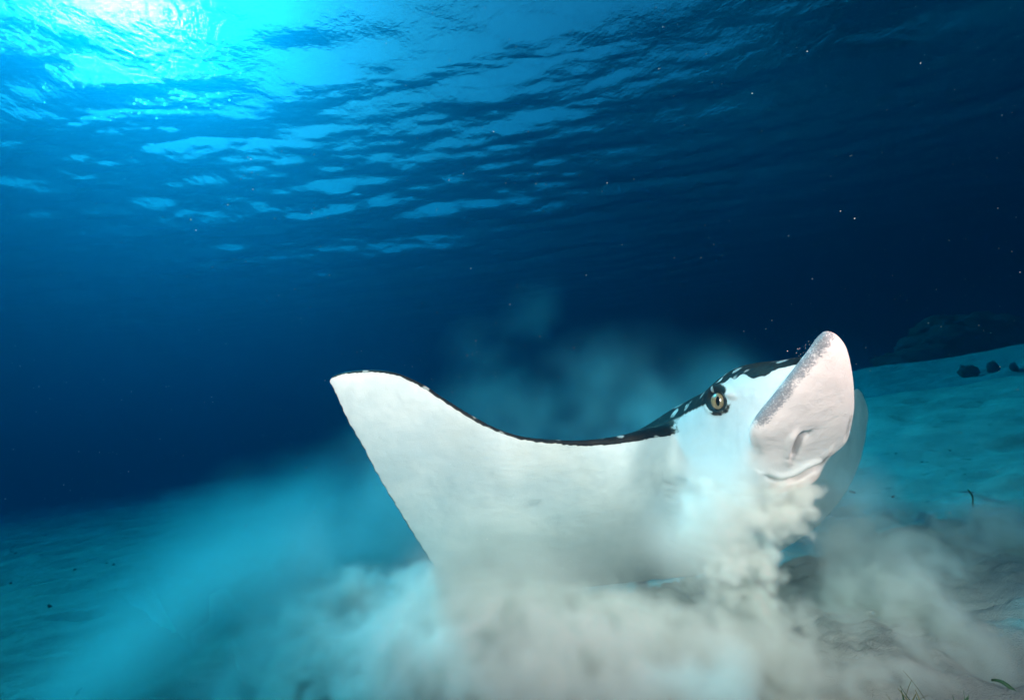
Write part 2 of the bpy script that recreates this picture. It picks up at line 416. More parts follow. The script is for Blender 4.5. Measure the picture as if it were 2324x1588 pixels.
    k = np.argmin(np.where(head > .5, de, 1e9)); eye = (co[k], nr[k])
    print('RAY verts', n, 'eye', project(co[k][None]))
    return o, eye, co, nr
def skin_material():
    m_, t_, out = material('ray_skin')
    def attr(nm): return node(t_, 'ShaderNodeAttribute', attribute_name=nm).outputs['Fac']
    def mix(f, a, b, blend='MIX'):
        x = node(t_, 'ShaderNodeMix', data_type='RGBA', blend_type=blend)
        for i, v in ((0, f), (6, a), (7, b)):
            if isinstance(v, (tuple, float, int)): x.inputs[i].default_value = v
            else: lnk(t_, v, x.inputs[i])
        return x.outputs[2]
    def math_(op, a, b=0.0):
        x = node(t_, 'ShaderNodeMath', operation=op)
        for i, v in ((0, a), (1, b)):
            if isinstance(v, (float, int)): x.inputs[i].default_value = v
            else: lnk(t_, v, x.inputs[i])
        return x.outputs[0]
    def ramp(v, lo, hi):
        x = node(t_, 'ShaderNodeMapRange'); x.interpolation_type = 'SMOOTHSTEP'
        x.inputs[1].default_value = lo; x.inputs[2].default_value = hi; lnk(t_, v, x.inputs[0]); return x.outputs[0]
    geo = node(t_, 'ShaderNodeNewGeometry').outputs['Position']
    def noise(sc, det=4.0, ro=.6):
        x = node(t_, 'ShaderNodeTexNoise', Scale=sc, Detail=det, Roughness=ro); lnk(t_, geo, x.inputs['Vector']); return x.outputs['Fac']
    belly = mix(ramp(noise(5, 3), .35, .7), (.55, .59, .58, 1), (.70, .70, .67, 1))
    belly = mix(math_('MULTIPLY', ramp(noise(34, 6, .72), .56, .76), .42), belly, (.36, .40, .43, 1))         # faint grey mottling
    belly = mix(math_('MULTIPLY', ramp(noise(160, 2), .69, .74), .35), belly, (.25, .27, .27, 1))            # pores and grit
    wv = node(t_, 'ShaderNodeTexWave', Scale=2.2, Distortion=9.0, Detail=4.0); wv.inputs['Detail Scale'].default_value = 1.6; lnk(t_, geo, wv.inputs['Vector'])
    belly = mix(math_('MULTIPLY', math_('MULTIPLY', ramp(wv.outputs['Fac'], .93, .99), ramp(noise(7, 2), .52, .62)), .14), belly, (.30, .34, .37, 1))   # old scratches
    belly = mix(math_('MULTIPLY', ramp(noise(2.3, 4, .65), .48, .72), .30), belly, (.56, .50, .38, 1))       # sand dusting
    belly = mix(attr('blush'), belly, (.66, .565, .525, 1))
    back = mix(ramp(noise(22, 3), .4, .7), (.008, .009, .010, 1), (.020, .016, .013, 1))
    vo = node(t_, 'ShaderNodeTexVoronoi', Scale=19.0); lnk(t_, geo, vo.inputs['Vector'])
    back = mix(math_('MULTIPLY', ramp(math_('ADD', vo.outputs['Distance'], math_('MULTIPLY', math_('SUBTRACT', noise(60, 3), .5), .25)), .27, .16), .75), back, (.42, .45, .43, 1))   # pale spots
    pg = math_('ADD', attr('pigment'), math_('MULTIPLY', math_('SUBTRACT', noise(70, 4), .5), .7))
    brown = mix(ramp(pg, .22, .5), belly, (.07, .05, .03, 1))
    c = mix(ramp(pg, .40, .62), brown, back)
    gr = math_('ADD', math_('MULTIPLY', attr('dust'), ramp(noise(13, 3), .25, .6)), math_('MULTIPLY', math_('SUBTRACT', noise(250, 4, .75), .5), 1.5))
    c = mix(math_('MULTIPLY', ramp(gr, .25, .75), .85), c, (.10, .12, .14, 1))
    gr2 = math_('ADD', attr('dust'), math_('MULTIPLY', math_('SUBTRACT', noise(470, 2), .5), 3.0))
    c = mix(math_('MULTIPLY', ramp(gr2, 1.0, 1.35), .7), c, (.55, .58, .58, 1))
    c = mix(math_('MULTIPLY', attr('crease_shade'), .75), c, (.14, .10, .07, 1))  # shade inside nostril, mouth and gill grooves, painted into the skin colour
    b = node(t_, 'ShaderNodeBsdfPrincipled', Roughness=.6)
    b.inputs['Specular IOR Level'].default_value = .15
    b.inputs['Subsurface Weight'].default_value = .0
    lnk(t_, c, b.inputs['Base Color'])
    bp = node(t_, 'ShaderNodeBump', Strength=.6, Distance=.004)
    lnk(t_, math_('ADD', math_('ADD', math_('MULTIPLY', noise(260, 5, .7), .35), math_('MULTIPLY', noise(9, 3), 2.6)), math_('ADD', math_('MULTIPLY', gr, .3), math_('MULTIPLY', noise(38, 3), .5))), bp.inputs['Height']); lnk(t_, bp.outputs[0], b.inputs['Normal'])
    lnk(t_, b.outputs[0], out.inputs[0])
    return m_
def simple_mat(name, colr, rough=.5, spec=.4, coat=0.0, nscale=40, var=.25):
    m_, t_, out = material(name)
    b = node(t_, 'ShaderNodeBsdfPrincipled', Roughness=rough); b.inputs['Specular IOR Level'].default_value = spec
    b.inputs['Coat Weight'].default_value = coat
    x = node(t_, 'ShaderNodeTexNoise', Scale=nscale, Detail=4.0)
    tc = node(t_, 'ShaderNodeTexCoord'); lnk(t_, tc.outputs['Object'], x.inputs['Vector'])
    mx = node(t_, 'ShaderNodeMix', data_type='RGBA')
    mx.inputs[6].default_value = tuple(c*(1-var) for c in colr)+(1,); mx.inputs[7].default_value = tuple(min(1, c*(1+var)) for c in colr)+(1,)
    lnk(t_, x.outputs['Fac'], mx.inputs[0]); lnk(t_, mx.outputs[2], b.inputs['Base Color']); lnk(t_, b.outputs[0], out.inputs[0])
    return m_
def cap_mesh(r, ax, ay, n=40, rings=8, off=0.0):
    """spherical cap (an ellipse of half-axes ax, ay) on a ball of radius r, looking along +z"""
    V = [(0, 0, r+off)]
    for i in range(1, rings+1):
        for k in range(n):
            a = 2*math.pi*k/n; x, y = ax*i/rings*math.cos(a), ay*i/rings*math.sin(a)
            V.append((x, y, math.sqrt(max(r*r-x*x-y*y, 0))+off))
    F = [(0, 1+k, 1+(k+1) % n) for k in range(n)]
    for i in range(rings-1):
        for k in range(n): F.append((1+i*n+k, 1+(i+1)*n+k, 1+(i+1)*n+(k+1) % n, 1+i*n+(k+1) % n))
    return V, F
def py_obj(name, V, F, mat, parent=None):
    me = bpy.data.meshes.new(name); me.from_pydata([tuple(v) for v in V], [], F); me.update()
    me.polygons.foreach_set('use_smooth', np.ones(len(me.polygons), bool)); me.materials.append(mat)
    o = bpy.data.objects.new(name, me); col.objects.link(o)
    if parent: o.parent = parent
    return o
def tag(o, label=None, cat=None, group=None, kind=None):
    for k, v in (('label', label), ('category', cat), ('group', group), ('kind', kind)):
        if v: o[k] = v
    return o
def build_eagle_ray():
    root = bpy.data.objects.new('spotted_eagle_ray', None); col.objects.link(root)
    tag(root, 'white-bellied spotted eagle ray rearing its head up out of a sand cloud', 'ray')
    body, (ep, en), co, nr = build_ray(skin_material()); body.parent = root
    ball_m = simple_mat('eye_rim', (.02, .015, .01), .25, .5)
    iris_m = simple_mat('iris', (.21, .155, .075), .3, .5, 1.0, 150, .8)
    pup_m = simple_mat('pupil', (.004, .004, .004), .12, .5, 1.0)
    r = .027
    def eye(pos, look, up):
        z = Vector(look).normalized(); y = (Vector(up)-z*Vector(up).dot(z)).normalized(); x = y.cross(z)
        M = Matrix.Identity(4)
        for i in range(3): M[i][0], M[i][1], M[i][2], M[i][3] = x[i], y[i], z[i], pos[i]
        V, F = [], []
        n, m = 32, 16
        for i in range(m+1):
            for k in range(n):
                a, b = math.pi*i/m, 2*math.pi*k/n; V.append((r*math.sin(a)*math.cos(b), r*math.sin(a)*math.sin(b), r*math.cos(a)))
        F = [(i*n+k, (i+1)*n+k, (i+1)*n+(k+1) % n, i*n+(k+1) % n) for i in range(m) for k in range(n)]
        e = py_obj('eye', V, F, ball_m, root); e.matrix_world = M
        V, F = cap_mesh(r, .0200, .0200, off=.0006); ir = py_obj('iris', V, F, iris_m, e)
        V, F = cap_mesh(r, .0046, .0118, off=.0012); pu = py_obj('pupil', V, F, pup_m, e)
        return e
    look = en*.40+(CAM-ep)/np.linalg.norm(CAM-ep)*.8
    eye(ep-look/np.linalg.norm(look)*.0125, look, c_up*.97-c_rt*.12)
    q = ep-M0; mirror = lambda v, o: v-2*HS*(np.dot(v, HS)-o)
    ep2 = M0+mirror(q, S0); en2 = mirror(en, 0)
    eye(ep2-en2*.0105, en2, c_up)
    # whip tail trailing low behind the disc
    pts = np.array([P(1420, 1300, 1.58), P(1425, 1255, 1.85), P(1400, 1215, 2.2), P(1330, 1185, 2.7), P(1260, 1165, 3.3)])
    t = np.linspace(0, 1, 5); c = catmull([(a,)+tuple(b) for a, b in zip(t, pts)], 40)
    V = []; n = 10
    for i, p in enumerate(c):
        tg = c[min(i+1, 39)]-c[max(i-1, 0)]; tg /= np.linalg.norm(tg); a1 = np.cross(tg, (0, 0, 1)); a1 /= np.linalg.norm(a1); a2 = np.cross(a1, tg)
        rad = .022*(1-i/41)**.8+.002
        for k in range(n): V.append(p+rad*(math.cos(2*math.pi*k/n)*a1+math.sin(2*math.pi*k/n)*a2))
    F = [(i*n+k, i*n+(k+1) % n, (i+1)*n+(k+1) % n, (i+1)*n+k) for i in range(39) for k in range(n)]
    py_obj('tail', V, F, simple_mat('tail_skin', (.02, .02, .022), .5), root)
    return root
ray = build_eagle_ray()
# ------------------------------------------------------------------ seabed
def ground_h(x, y):
    r = np.hypot(x, y); az = np.degrees(np.arctan2(x, y))
    A = sstep(16, 40, az)*(1-sstep(95, 130, az))
    h = A*(.50*sstep(2.0, 6.0, r) - .22*sstep(6.1, 7.6, r) + .72*sstep(7.6, 11.5, r))
    h = h + .10*fbm(x*.22+3, y*.22, 3, 11)*sstep(2, 6, r)
    amp = .35+.65*sstep(1.2, 4, r)
    h = h + .055*amp*fbm(x*.9+.35*y, y*1.3, 4, 21)
    h = h + .034*np.clip(fbm(x*4.3, y*5.5, 3, 31), -.3, .5)*(1-.5*sstep(3, 8, r))
    near = 1-sstep(2.2, 4.0, r)
    h = h + near*(.030*np.abs(fbm(x*9, y*11, 3, 41)) + .011*fbm(x*40, y*40, 2, 43))
    # dimples and scuffs dug by feeding animals
    for k in range(3):
        d = vnoise(x*(2.3+k)+k*13.7, y*(2.9+k)+k*5.1, 50+k)
        h = h - .045*sstep(.27, .45, d)*sstep(1.6, 3, r)
    return h
def ground_at(px, py):
    """where the line of sight through (px, py) meets the seabed"""
    r = P(px, py, 1.0)-CAM; lo, hi = .2, 40.0
    for t in np.arange(.3, 40, .02):
        q = CAM+t*r
        if q[2] < float(ground_h(np.array(q[0]), np.array(q[1]))): return q
    return CAM+8*r
_pit = [P(2165, 1385, 0.97), P(2205, 1430, 0.95), P(2260, 1470, 0.93), P(2230, 1345, 1.05)]
_gh0 = ground_h
def ground_h(x, y):
    h = _gh0(x, y)
    for (q, a, r) in ((_pit[0], .035, .075), (_pit[1], -.05, .055), (_pit[2], -.03, .07), (_pit[3], .02, .12)):
        h = h + a*np.exp(-((x-q[0])**2+(y-q[1])**2)/r**2)
    return h
def sand_material():
    m_, t_, out = material('sand')
    geo = node(t_, 'ShaderNodeNewGeometry').outputs['Position']
    def noise(sc, det=4.0, ro=.6):
        x = node(t_, 'ShaderNodeTexNoise', Scale=sc, Detail=det, Roughness=ro); lnk(t_, geo, x.inputs['Vector']); return x.outputs['Fac']
    def ramp(v, lo, hi, a=0.0, b=1.0):
        x = node(t_, 'ShaderNodeMapRange'); x.interpolation_type = 'SMOOTHSTEP'
        for i, q in ((1, lo), (2, hi), (3, a), (4, b)): x.inputs[i].default_value = q
        lnk(t_, v, x.inputs[0]); return x.outputs[0]
    def mix(f, a, b):
        x = node(t_, 'ShaderNodeMix', data_type='RGBA')
        for i, v in ((0, f), (6, a), (7, b)):
            if isinstance(v, tuple): x.inputs[i].default_value = v
            else: lnk(t_, v, x.inputs[i])
        return x.outputs[2]
    c = mix(ramp(noise(3.2, 5), .3, .7), (.35, .34, .31, 1), (.50, .48, .43, 1))
    c = mix(ramp(noise(330, 2), .62, .72, 0, .7), c, (.66, .63, .58, 1))       # shell grains
    c = mix(ramp(noise(260, 3), .64, .70, 0, .75), c, (.12, .11, .10, 1))      # dark grains
    c = mix(ramp(noise(11, 5, .65), .60, .72, 0, .75), c, (.16, .17, .14, 1))  # algal film
    b = node(t_, 'ShaderNodeBsdfPrincipled', Roughness=.95); b.inputs['Specular IOR Level'].default_value = .05
    lnk(t_, c, b.inputs['Base Color'])
    bp = node(t_, 'ShaderNodeBump', Strength=.9, Distance=.008)
    ad = node(t_, 'ShaderNodeMath', operation='ADD'); lnk(t_, noise(60, 6, .7), ad.inputs[0]); lnk(t_, noise(300, 3), ad.inputs[1])
    lnk(t_, ad.outputs[0], bp.inputs['Height']); lnk(t_, bp.outputs[0], b.inputs['Normal'])
    lnk(t_, b.outputs[0], out.inputs[0])
    return m_
def build_seabed():
    n, m = 760, 760
    s = np.linspace(-1, 1, m); x = .5+56*np.sign(s)*np.abs(s)**3.2
    s2 = np.concatenate([np.linspace(-.95, 0, 200, endpoint=False), np.linspace(0, 1, n-200)]); y = 1.2+73*np.sign(s2)*np.abs(s2)**3.2
    X, Y = np.meshgrid(x, y)
    Z = ground_h(X, Y)
    o = mesh_obj('seabed', np.stack([X, Y, Z], -1).reshape(-1, 3), grid_faces(n, m), sand_material())
    tag(o, 'pale rippled sand seabed', kind='structure')
build_seabed()
# ------------------------------------------------------------------ the photographer's two flash heads
# The photograph is flash-lit: white skin and sand near the lens, blue sunlight beyond. These are those two lamps, on their arms beside
# the lens; warm, as the picture was balanced for the red that the water swallows on the way.
for side, energy in ((-1, STROBE[0]), (1, STROBE[1])):
    ld = bpy.data.lights.new('flash_head', 'SPOT'); lo = bpy.data.objects.new('flash_head', ld); col.objects.link(lo)
    ld.energy = energy; ld.color = STROBE_COL; ld.shadow_soft_size = .07; ld.spot_size = R(80); ld.spot_blend = .7
    pos = CAM + (-.60 if side < 0 else .92)*c_rt + .42*c_up - .12*fw
    aim = P(1230, 720, 1.3) if side < 0 else P(1830, 760, 1.1)
    lo.location = pos; lo.rotation_euler = Vector(pos-aim).to_track_quat('Z', 'Y').to_euler()

# ------------------------------------------------------------------ stirred-up sand
def fbm3(shape, base, octaves, rg, gain=.55):
    """isotropic fractal field (about -.5 .. .5): white noise shaped in frequency; base = largest feature in cells"""
    w = np.fft.rfftn(rg.standard_normal(shape).astype(np.float32))
    k = np.sqrt(np.fft.fftfreq(shape[0])[:, None, None]**2+np.fft.fftfreq(shape[1])[None, :, None]**2+np.fft.rfftfreq(shape[2])[None, None, :]**2)
    k0 = .5/base; kc = k0*2**octaves
    amp = np.where(k < k0*.5, (k/(k0*.5))**2, 1)/(k0*k0+k*k)**(.5*(1.5+.9))*np.exp(-(k/kc)**2)
    f = np.fft.irfftn(w*amp, s=shape, axes=(0, 1, 2)).astype(np.float32)
    f -= f.mean(); return f/(f.std()*4.2)
class Cloud:
    def __init__(s, lo, hi, cell, seed):
        s.lo = np.array(lo, float); s.n = [int(round((b-a)/cell)) for a, b in zip(lo, hi)]; s.cell = cell
        s.hi = s.lo + (np.array(s.n)-1)*cell
        s.rg = np.random.default_rng(seed); s.d = np.zeros(s.n, np.float32)
        s.ax = [s.lo[k]+np.arange(s.n[k])*cell for k in range(3)]
    def window(s, c, r):
        a = [max(0, int((c[k]-r-s.lo[k])/s.cell)) for k in range(3)]; b = [min(s.n[k], int((c[k]+r-s.lo[k])/s.cell)+2) for k in range(3)]
        if any(p >= q for p, q in zip(a, b)): return None
        return tuple(slice(p, q) for p, q in zip(a, b))
    def blob(s, f, c, r, amp, stretch=(1, 1, 1)):
        w = s.window(c, r*max(stretch)*2.0)
        if w is None: return
        q = sum((((s.ax[k][w[k]]-c[k])/(r*stretch[k]))**2).reshape([-1 if j == k else 1 for j in range(3)]) for k in range(3))
        f[w] += (amp*np.exp(-q)).astype(np.float32)
    def puff(s, f, c, r, soft=.35):
        w = s.window(c, r*1.1)
        if w is None: return
        q = np.sqrt(sum((((s.ax[k][w[k]]-c[k])/r)**2).reshape([-1 if j == k else 1 for j in range(3)]) for k in range(3)))
        f[w] = np.maximum(f[w], np.clip((1-q)/soft, 0, 1).astype(np.float32))
    def above_ground(s, soft):
        X, Y = np.meshgrid(s.ax[0], s.ax[1], indexing='ij')
        g = ground_h(X, Y)[:, :, None]
        s.d *= np.clip((s.ax[2][None, None, :]-g)/soft+1.0, 0, 1).astype(np.float32)
    def build(s, name, mat, label, cat=None):
        nx, ny, nz = s.n
        me = bpy.data.meshes.new(name+'_samples'); N = nx*ny*nz
        me.vertices.add(N)
        at = me.attributes.new('amount', 'FLOAT', 'POINT'); at.data.foreach_set('value', np.ascontiguousarray(s.d.ravel()))
        g = bpy.data.node_groups.new(name, 'GeometryNodeTree')
        g.interface.new_socket('Geometry', in_out='INPUT', socket_type='NodeSocketGeometry'); g.interface.new_socket('Geometry', in_out='OUTPUT', socket_type='NodeSocketGeometry')
        N_ = lambda k: g.nodes.new(k)
        gi, go = N_('NodeGroupInput'), N_('NodeGroupOutput')
        pos = N_('GeometryNodeInputPosition')
        sub = N_('ShaderNodeVectorMath'); sub.operation = 'SUBTRACT'; sub.inputs[1].default_value = tuple(s.lo)
        scl = N_('ShaderNodeVectorMath'); scl.operation = 'SCALE'; scl.inputs['Scale'].default_value = 1/s.cell
        add = N_('ShaderNodeVectorMath'); add.operation = 'ADD'; add.inputs[1].default_value = (.5, .5, .5)
        flo = N_('ShaderNodeVectorMath'); flo.operation = 'FLOOR'
        dot = N_('ShaderNodeVectorMath'); dot.operation = 'DOT_PRODUCT'; dot.inputs[1].default_value = (ny*nz, nz, 1)
        idx = N_('FunctionNodeFloatToInt'); idx.rounding_mode = 'ROUND'
        nat = N_('GeometryNodeInputNamedAttribute'); nat.data_type = 'FLOAT'; nat.inputs['Name'].default_value = 'amount'
        smp = N_('GeometryNodeSampleIndex'); smp.data_type = 'FLOAT'; smp.domain = 'POINT'; smp.clamp = True
        vc = N_('GeometryNodeVolumeCube')
        vc.inputs['Min'].default_value = tuple(s.lo); vc.inputs['Max'].default_value = tuple(s.hi)
        vc.inputs['Resolution X'].default_value = nx; vc.inputs['Resolution Y'].default_value = ny; vc.inputs['Resolution Z'].default_value = nz
        sm = N_('GeometryNodeSetMaterial'); sm.inputs['Material'].default_value = mat
        L = g.links.new
        L(pos.outputs[0], sub.inputs[0]); L(sub.outputs[0], scl.inputs[0]); L(scl.outputs[0], add.inputs[0]); L(add.outputs[0], flo.inputs[0]); L(flo.outputs[0], dot.inputs[0])
        L(dot.outputs['Value'], idx.inputs[0]); L(gi.outputs[0], smp.inputs['Geometry']); L(nat.outputs[0], smp.inputs['Value']); L(idx.outputs[0], smp.inputs['Index'])
        L(smp.outputs[0], vc.inputs['Density']); L(vc.outputs[0], sm.inputs[0]); L(sm.outputs[0], go.inputs[0])
        o = bpy.data.objects.new(name, me); col.objects.link(o); me.materials.append(mat)
        md = o.modifiers.new('cloud', 'NODES'); md.node_group = g
        tag(o, label, kind='stuff')
        return o
def cloud_material(name, colr, aniso=.2):
    m_, t_, out = material(name)
    pv = node(t_, 'ShaderNodeVolumePrincipled')
    pv.inputs['Color'].default_value = colr+(1,); pv.inputs['Density'].default_value = 1.0; pv.inputs['Anisotropy'].default_value = aniso
    pv.inputs['Density Attribute'].default_value = 'density'
    lnk(t_, pv.outputs[0], out.inputs['Volume'])
    return m_
def px_blobs(c, f, rows):
    for (x, y, d, r, amp, *st) in rows: c.blob(f, P(x, y, d), r/FPX*d, amp, *(st or []))
def build_sand_cloud():
    c = Cloud((-.95, .58, -.06), (1.95, 2.25, .78), CELL, 5)
    shape = tuple(c.n)
    soft = np.zeros(shape, np.float32); veil = np.zeros(shape, np.float32); jet = np.zeros(shape, np.float32)
    # rolling ground cloud
    W = (1.25, 1.0, .75)
    px_blobs(c, soft, [(1300,1570,1.02,190,7,W),(1050,1560,1.08,190,7,W),(820,1590,1.08,170,6,W),(650,1620,1.12,150,5,W),(1520,1570,1.0,190,7,W),(1760,1580,.98,180,7,W),(1960,1560,.98,170,6,W),
        (980,1440,1.35,120,6,W),(1120,1430,1.30,120,6,W),(1280,1440,1.28,110,5,W),(1450,1430,1.25,110,5,W),(1850,1400,1.20,110,5,W),(2000,1380,1.20,130,5,W),(2100,1300,1.35,130,4,W),(2230,1220,1.55,120,4,W),
        (2080,1480,1.02,120,4,W),(2300,1150,1.75,110,4,W),(1980,1230,1.55,90,3.5,W),(640,1330,1.75,90,4.5),(600,1440,1.55,110,5),(720,1420,1.6,110,5),(800,1400,1.5,100,5),(760,1480,1.35,110,6),(560,1500,1.3,110,4),(860,1400,1.55,80,4),(700,1250,1.9,60,2.0),
        (960,1330,1.62,50,4),(1010,1370,1.5,70,6),(2060,1180,1.75,70,2.5),(2180,1130,1.85,80,2.5)])
    px_blobs(c, veil, [(1150,1350,1.22,120,5.5),(1000,1340,1.30,80,5),(1280,1330,1.20,110,3.2),(1420,1270,1.18,100,1.6),(1060,1270,1.25,90,1.6),(1600,1130,1.03,80,10),(1650,1075,.99,60,6),(1570,1210,1.06,85,9),(1700,1050,.97,40,3.5),(1700,1030,.96,45,1.0),(1500,1180,1.08,70,1.6),
        (1880,1150,1.25,80,3.0),(1930,1120,1.7,55,2.0),(1850,1250,1.2,80,3)])
    n1 = fbm3(shape, .22/c.cell, 5, c.rg); n2 = fbm3(shape, .42/c.cell, 5, c.rg); n3 = fbm3(shape, .10/c.cell, 4, c.rg)
    gap = np.zeros(shape, np.float32)
    px_blobs(c, gap, [(1470,1335,1.28,60,1.2,(1.6,1,.8)),(1360,1330,1.35,50,1.0,(1.6,1,.8)),(1560,1350,1.2,40,1.0),(1830,1330,1.2,65,1.2,(1.3,1,1)),(1900,1420,1.15,55,.9,(1.3,1,1))])
    soft *= np.clip(1-gap, 0, 1)
    bill = .34-1.1*np.abs(n1)-.8*np.abs(n3)
    m = np.minimum(soft/4.2, 1.2)*np.clip(.80+1.3*bill+1.9*n2, 0, 2.2) - .34
    den = GROUND*sstep(0, .8, m)**1.5*np.clip(.7+1.8*n3, .15, 1.6)
    den += veil*np.clip(.55+2.2*n2-.9*np.abs(n1), 0.0, 2)
    # the gush below the mouth: puffs grown on puffs
    seeds = [(1850,1110,1.0,22),(1560,1120,1.05,30),(1760,1105,.98,42),(1700,1125,1.0,50),(1640,1150,1.03,48),(1815,1120,.99,36),(1775,1165,1.0,55),(1690,1195,1.02,66),(1610,1185,1.05,46),(1660,1255,1.05,72),(1725,1250,1.04,55),(1800,1190,1.02,42),
             (1635,1320,1.10,58),(1695,1335,1.10,58),(1600,1255,1.08,42),(1745,1305,1.08,36),(1580,1225,1.1,30),(1835,1165,1.02,30),(1660,1385,1.16,44),(1720,1380,1.16,40),(1600,1110,1.03,36),(1580,1160,1.06,40),(1560,1200,1.08,34),(1690,1430,1.18,40),(1630,1425,1.2,36)]
    def grow(p, r, level):
        c.puff(jet, p, r, .55 if level else .8)
        if level == 0: return
        for k in range((0, 8, 10)[level]):
            v = c.rg.normal(size=3); v /= np.linalg.norm(v)
            if v[1] > .5: continue
            grow(p+v*r*c.rg.uniform(.75, 1.0), r*c.rg.uniform(.30, .55), level-1)
    for (x, y, d, r) in seeds: grow(P(x, y, d), r/FPX*d*.9, 2)
    nf = fbm3(shape, .05/c.cell, 5, c.rg)
    ero = np.clip(.75+1.6*nf+1.5*n1, 0.0, 1.6)
    fade = sstep(.12, .95, jet*(1+1.1*nf+.7*n3)+.25*nf*sstep(0, .3, jet))
    den += JET*fade*ero
    # low rolls where it hits the bottom
    roll = np.zeros(shape, np.float32)
    for k in range(46):
        t = k/45; x = 1480+t*520+c.rg.normal(0, 18); y = 1432+26*math.sin(t*5)+c.rg.normal(0, 14)+20*t; d = 1.10+c.rg.normal(0, .03)
        c.puff(roll, P(x, y, d), c.rg.uniform(.018, .052), .8)
    den += 16*roll*np.clip(.7+1.5*n1, 0, 1.5)
    # keep the water clear right in front of the lens
    X, Y, Z = np.meshgrid(*c.ax, indexing='ij', sparse=True)
    rr = np.sqrt(X*X+Y*Y+(Z-CAM_H)**2)
    den = den*sstep(.66, .92, rr)
    e = 1.0
    for k in range(3):
        q = np.arange(shape[k]); w = np.clip(np.minimum(q, shape[k]-1-q)/8.0, 0, 1); sh = [1, 1, 1]; sh[k] = -1; e = e*w.reshape(sh)
    den[den < .12] = 0
    c.d = (den*e).astype(np.float32); c.above_ground(.03)
    pick = np.argwhere((c.d > .8) & (c.d < 14)); pick = pick[c.rg.choice(len(pick), 26000, replace=False)]
    global GRAINS
    GRAINS = c.lo + (pick+c.rg.random(pick.shape)-.5)*c.cell
    print('cloud voxels', shape, float((c.d > 0).mean()))
    c.build('sand_cloud', cloud_material('suspended_sand', CLOUD_COL, .1), 'billowing pale sand cloud gushing from under the ray across the seabed')
build_sand_cloud()
def build_silt():
    c = Cloud((-2.6, 1.0, -.06), (3.0, 4.6, 1.9), .04, 9)
    shape = tuple(c.n); f = np.zeros(shape, np.float32)
    px_blobs(c, f, [(1420,970,2.5,140,1.1),(1250,1010,2.4,110,.8),(1550,930,2.4,100,1.0),(1120,900,2.9,110,.4),(1220,790,3.1,90,.20),(1330,820,3.0,80,.16),(1250,690,3.2,60,.12),(1640,880,2.5,60,.7),(1000,980,2.8,90,.35),
        (540,1430,1.40,120,11),(430,1520,1.22,110,12),(300,1575,1.22,100,9),(640,1335,1.55,110,9),(570,1545,1.12,100,12),(180,1600,1.28,90,5),(450,1400,1.5,90,5),(860,1220,2.2,110,2),(700,1310,2.3,140,5),(540,1440,2.1,160,6),(400,1530,1.95,140,6),(620,1210,2.6,90,3),(900,1080,2.8,110,.8),(220,1600,1.9,120,3),(1040,1140,2.5,140,1.8),(560,1560,1.9,120,4),
        (2060,1180,2.4,120,.9),(2240,1130,2.4,140,.9),(2000,1060,2.7,80,.6)])
    n1 = fbm3(shape, .5/c.cell, 4, c.rg)
    den = f*np.clip(.5+2.2*n1, 0, 2)
    den[den < .03] = 0
    e = 1.0
    for k in range(3):
        q = np.arange(shape[k]); w = np.clip(np.minimum(q, shape[k]-1-q)/6.0, 0, 1); sh = [1, 1, 1]; sh[k] = -1; e = e*w.reshape(sh)
    c.d = (den*e*SILT).astype(np.float32); c.above_ground(.05)
    c.build('drifting_silt', cloud_material('fine_silt', (.97, .985, .975), .2), 'thin drifting silt hanging in the water behind the ray')
build_silt()
# ------------------------------------------------------------------ rubble, corals, seagrass, specks
def ico():
    bm = bmesh.new(); bmesh.ops.create_icosphere(bm, subdivisions=1, radius=1.0)
    V = np.array([v.co[:] for v in bm.verts]); F = np.array([[v.index for v in f.verts] for f in bm.faces]); bm.free(); return V, F
ICO_V, ICO_F = ico()
OCT_V = np.array([(1,0,0),(-1,0,0),(0,1,0),(0,-1,0),(0,0,1),(0,0,-1)], float)
OCT_F = np.array([(0,2,4),(2,1,4),(1,3,4),(3,0,4),(2,0,5),(1,2,5),(3,1,5),(0,3,5)])
def rand_rot(rg, n):
    q = rg.normal(size=(n, 4)); q /= np.linalg.norm(q, axis=1, keepdims=True); w, x, y, z = q.T
    return np.stack([1-2*(y*y+z*z), 2*(x*y-z*w), 2*(x*z+y*w), 2*(x*y+z*w), 1-2*(x*x+z*z), 2*(y*z-x*w), 2*(x*z-y*w), 2*(y*z+x*w), 1-2*(x*x+y*y)], 1).reshape(n, 3, 3)
def scatter_mesh(name, pts, size, base_v, base_f, mat, rg, stretch=(1, 1, 1), jitter=0.0):
    n = len(pts); Rm = rand_rot(rg, n)
    sc = np.asarray(size)[:, None]*rg.uniform(.6, 1.3, (n, 3))*np.array(stretch)
    V = base_v[None]*sc[:, None, :]*(1+jitter*rg.normal(size=(n, len(base_v), 1)))
    V = np.einsum('nij,nkj->nki', Rm, V) + pts[:, None, :]
    F = base_f[None]+(np.arange(n)*len(base_v))[:, None, None]
    return mesh_obj(name, V.reshape(-1, 3), F.reshape(-1, base_f.shape[1]), mat, smooth=False)
def build_rubble():
    rg = np.random.default_rng(21); pts = []; sz = []
    while len(pts) < 500:
        r = 1.6+10*rg.random()**1.5; az = rg.uniform(-60, 62)
        x, y = r*math.sin(R(az)), r*math.cos(R(az))
        if vnoise(np.array(x*.8), np.array(y*.8), 77)+.35*vnoise(np.array(x*2.9), np.array(y*2.9), 78) < .02 and rg.random() > .12: continue
        s = .004+.011*rg.random()**3.0
        pts.append((x, y, float(ground_h(np.array(x), np.array(y)))+s*.15)); sz.append(s)
    o = scatter_mesh('coral_rubble', np.array(pts), sz, ICO_V, ICO_F, simple_mat('rubble', (.10, .10, .085), .9, .1, 0, 60, .5), rg, (1.3, 1, .5), .18)
    tag(o, 'dark bits of coral rubble strewn over the sand', kind='stuff')
build_rubble()
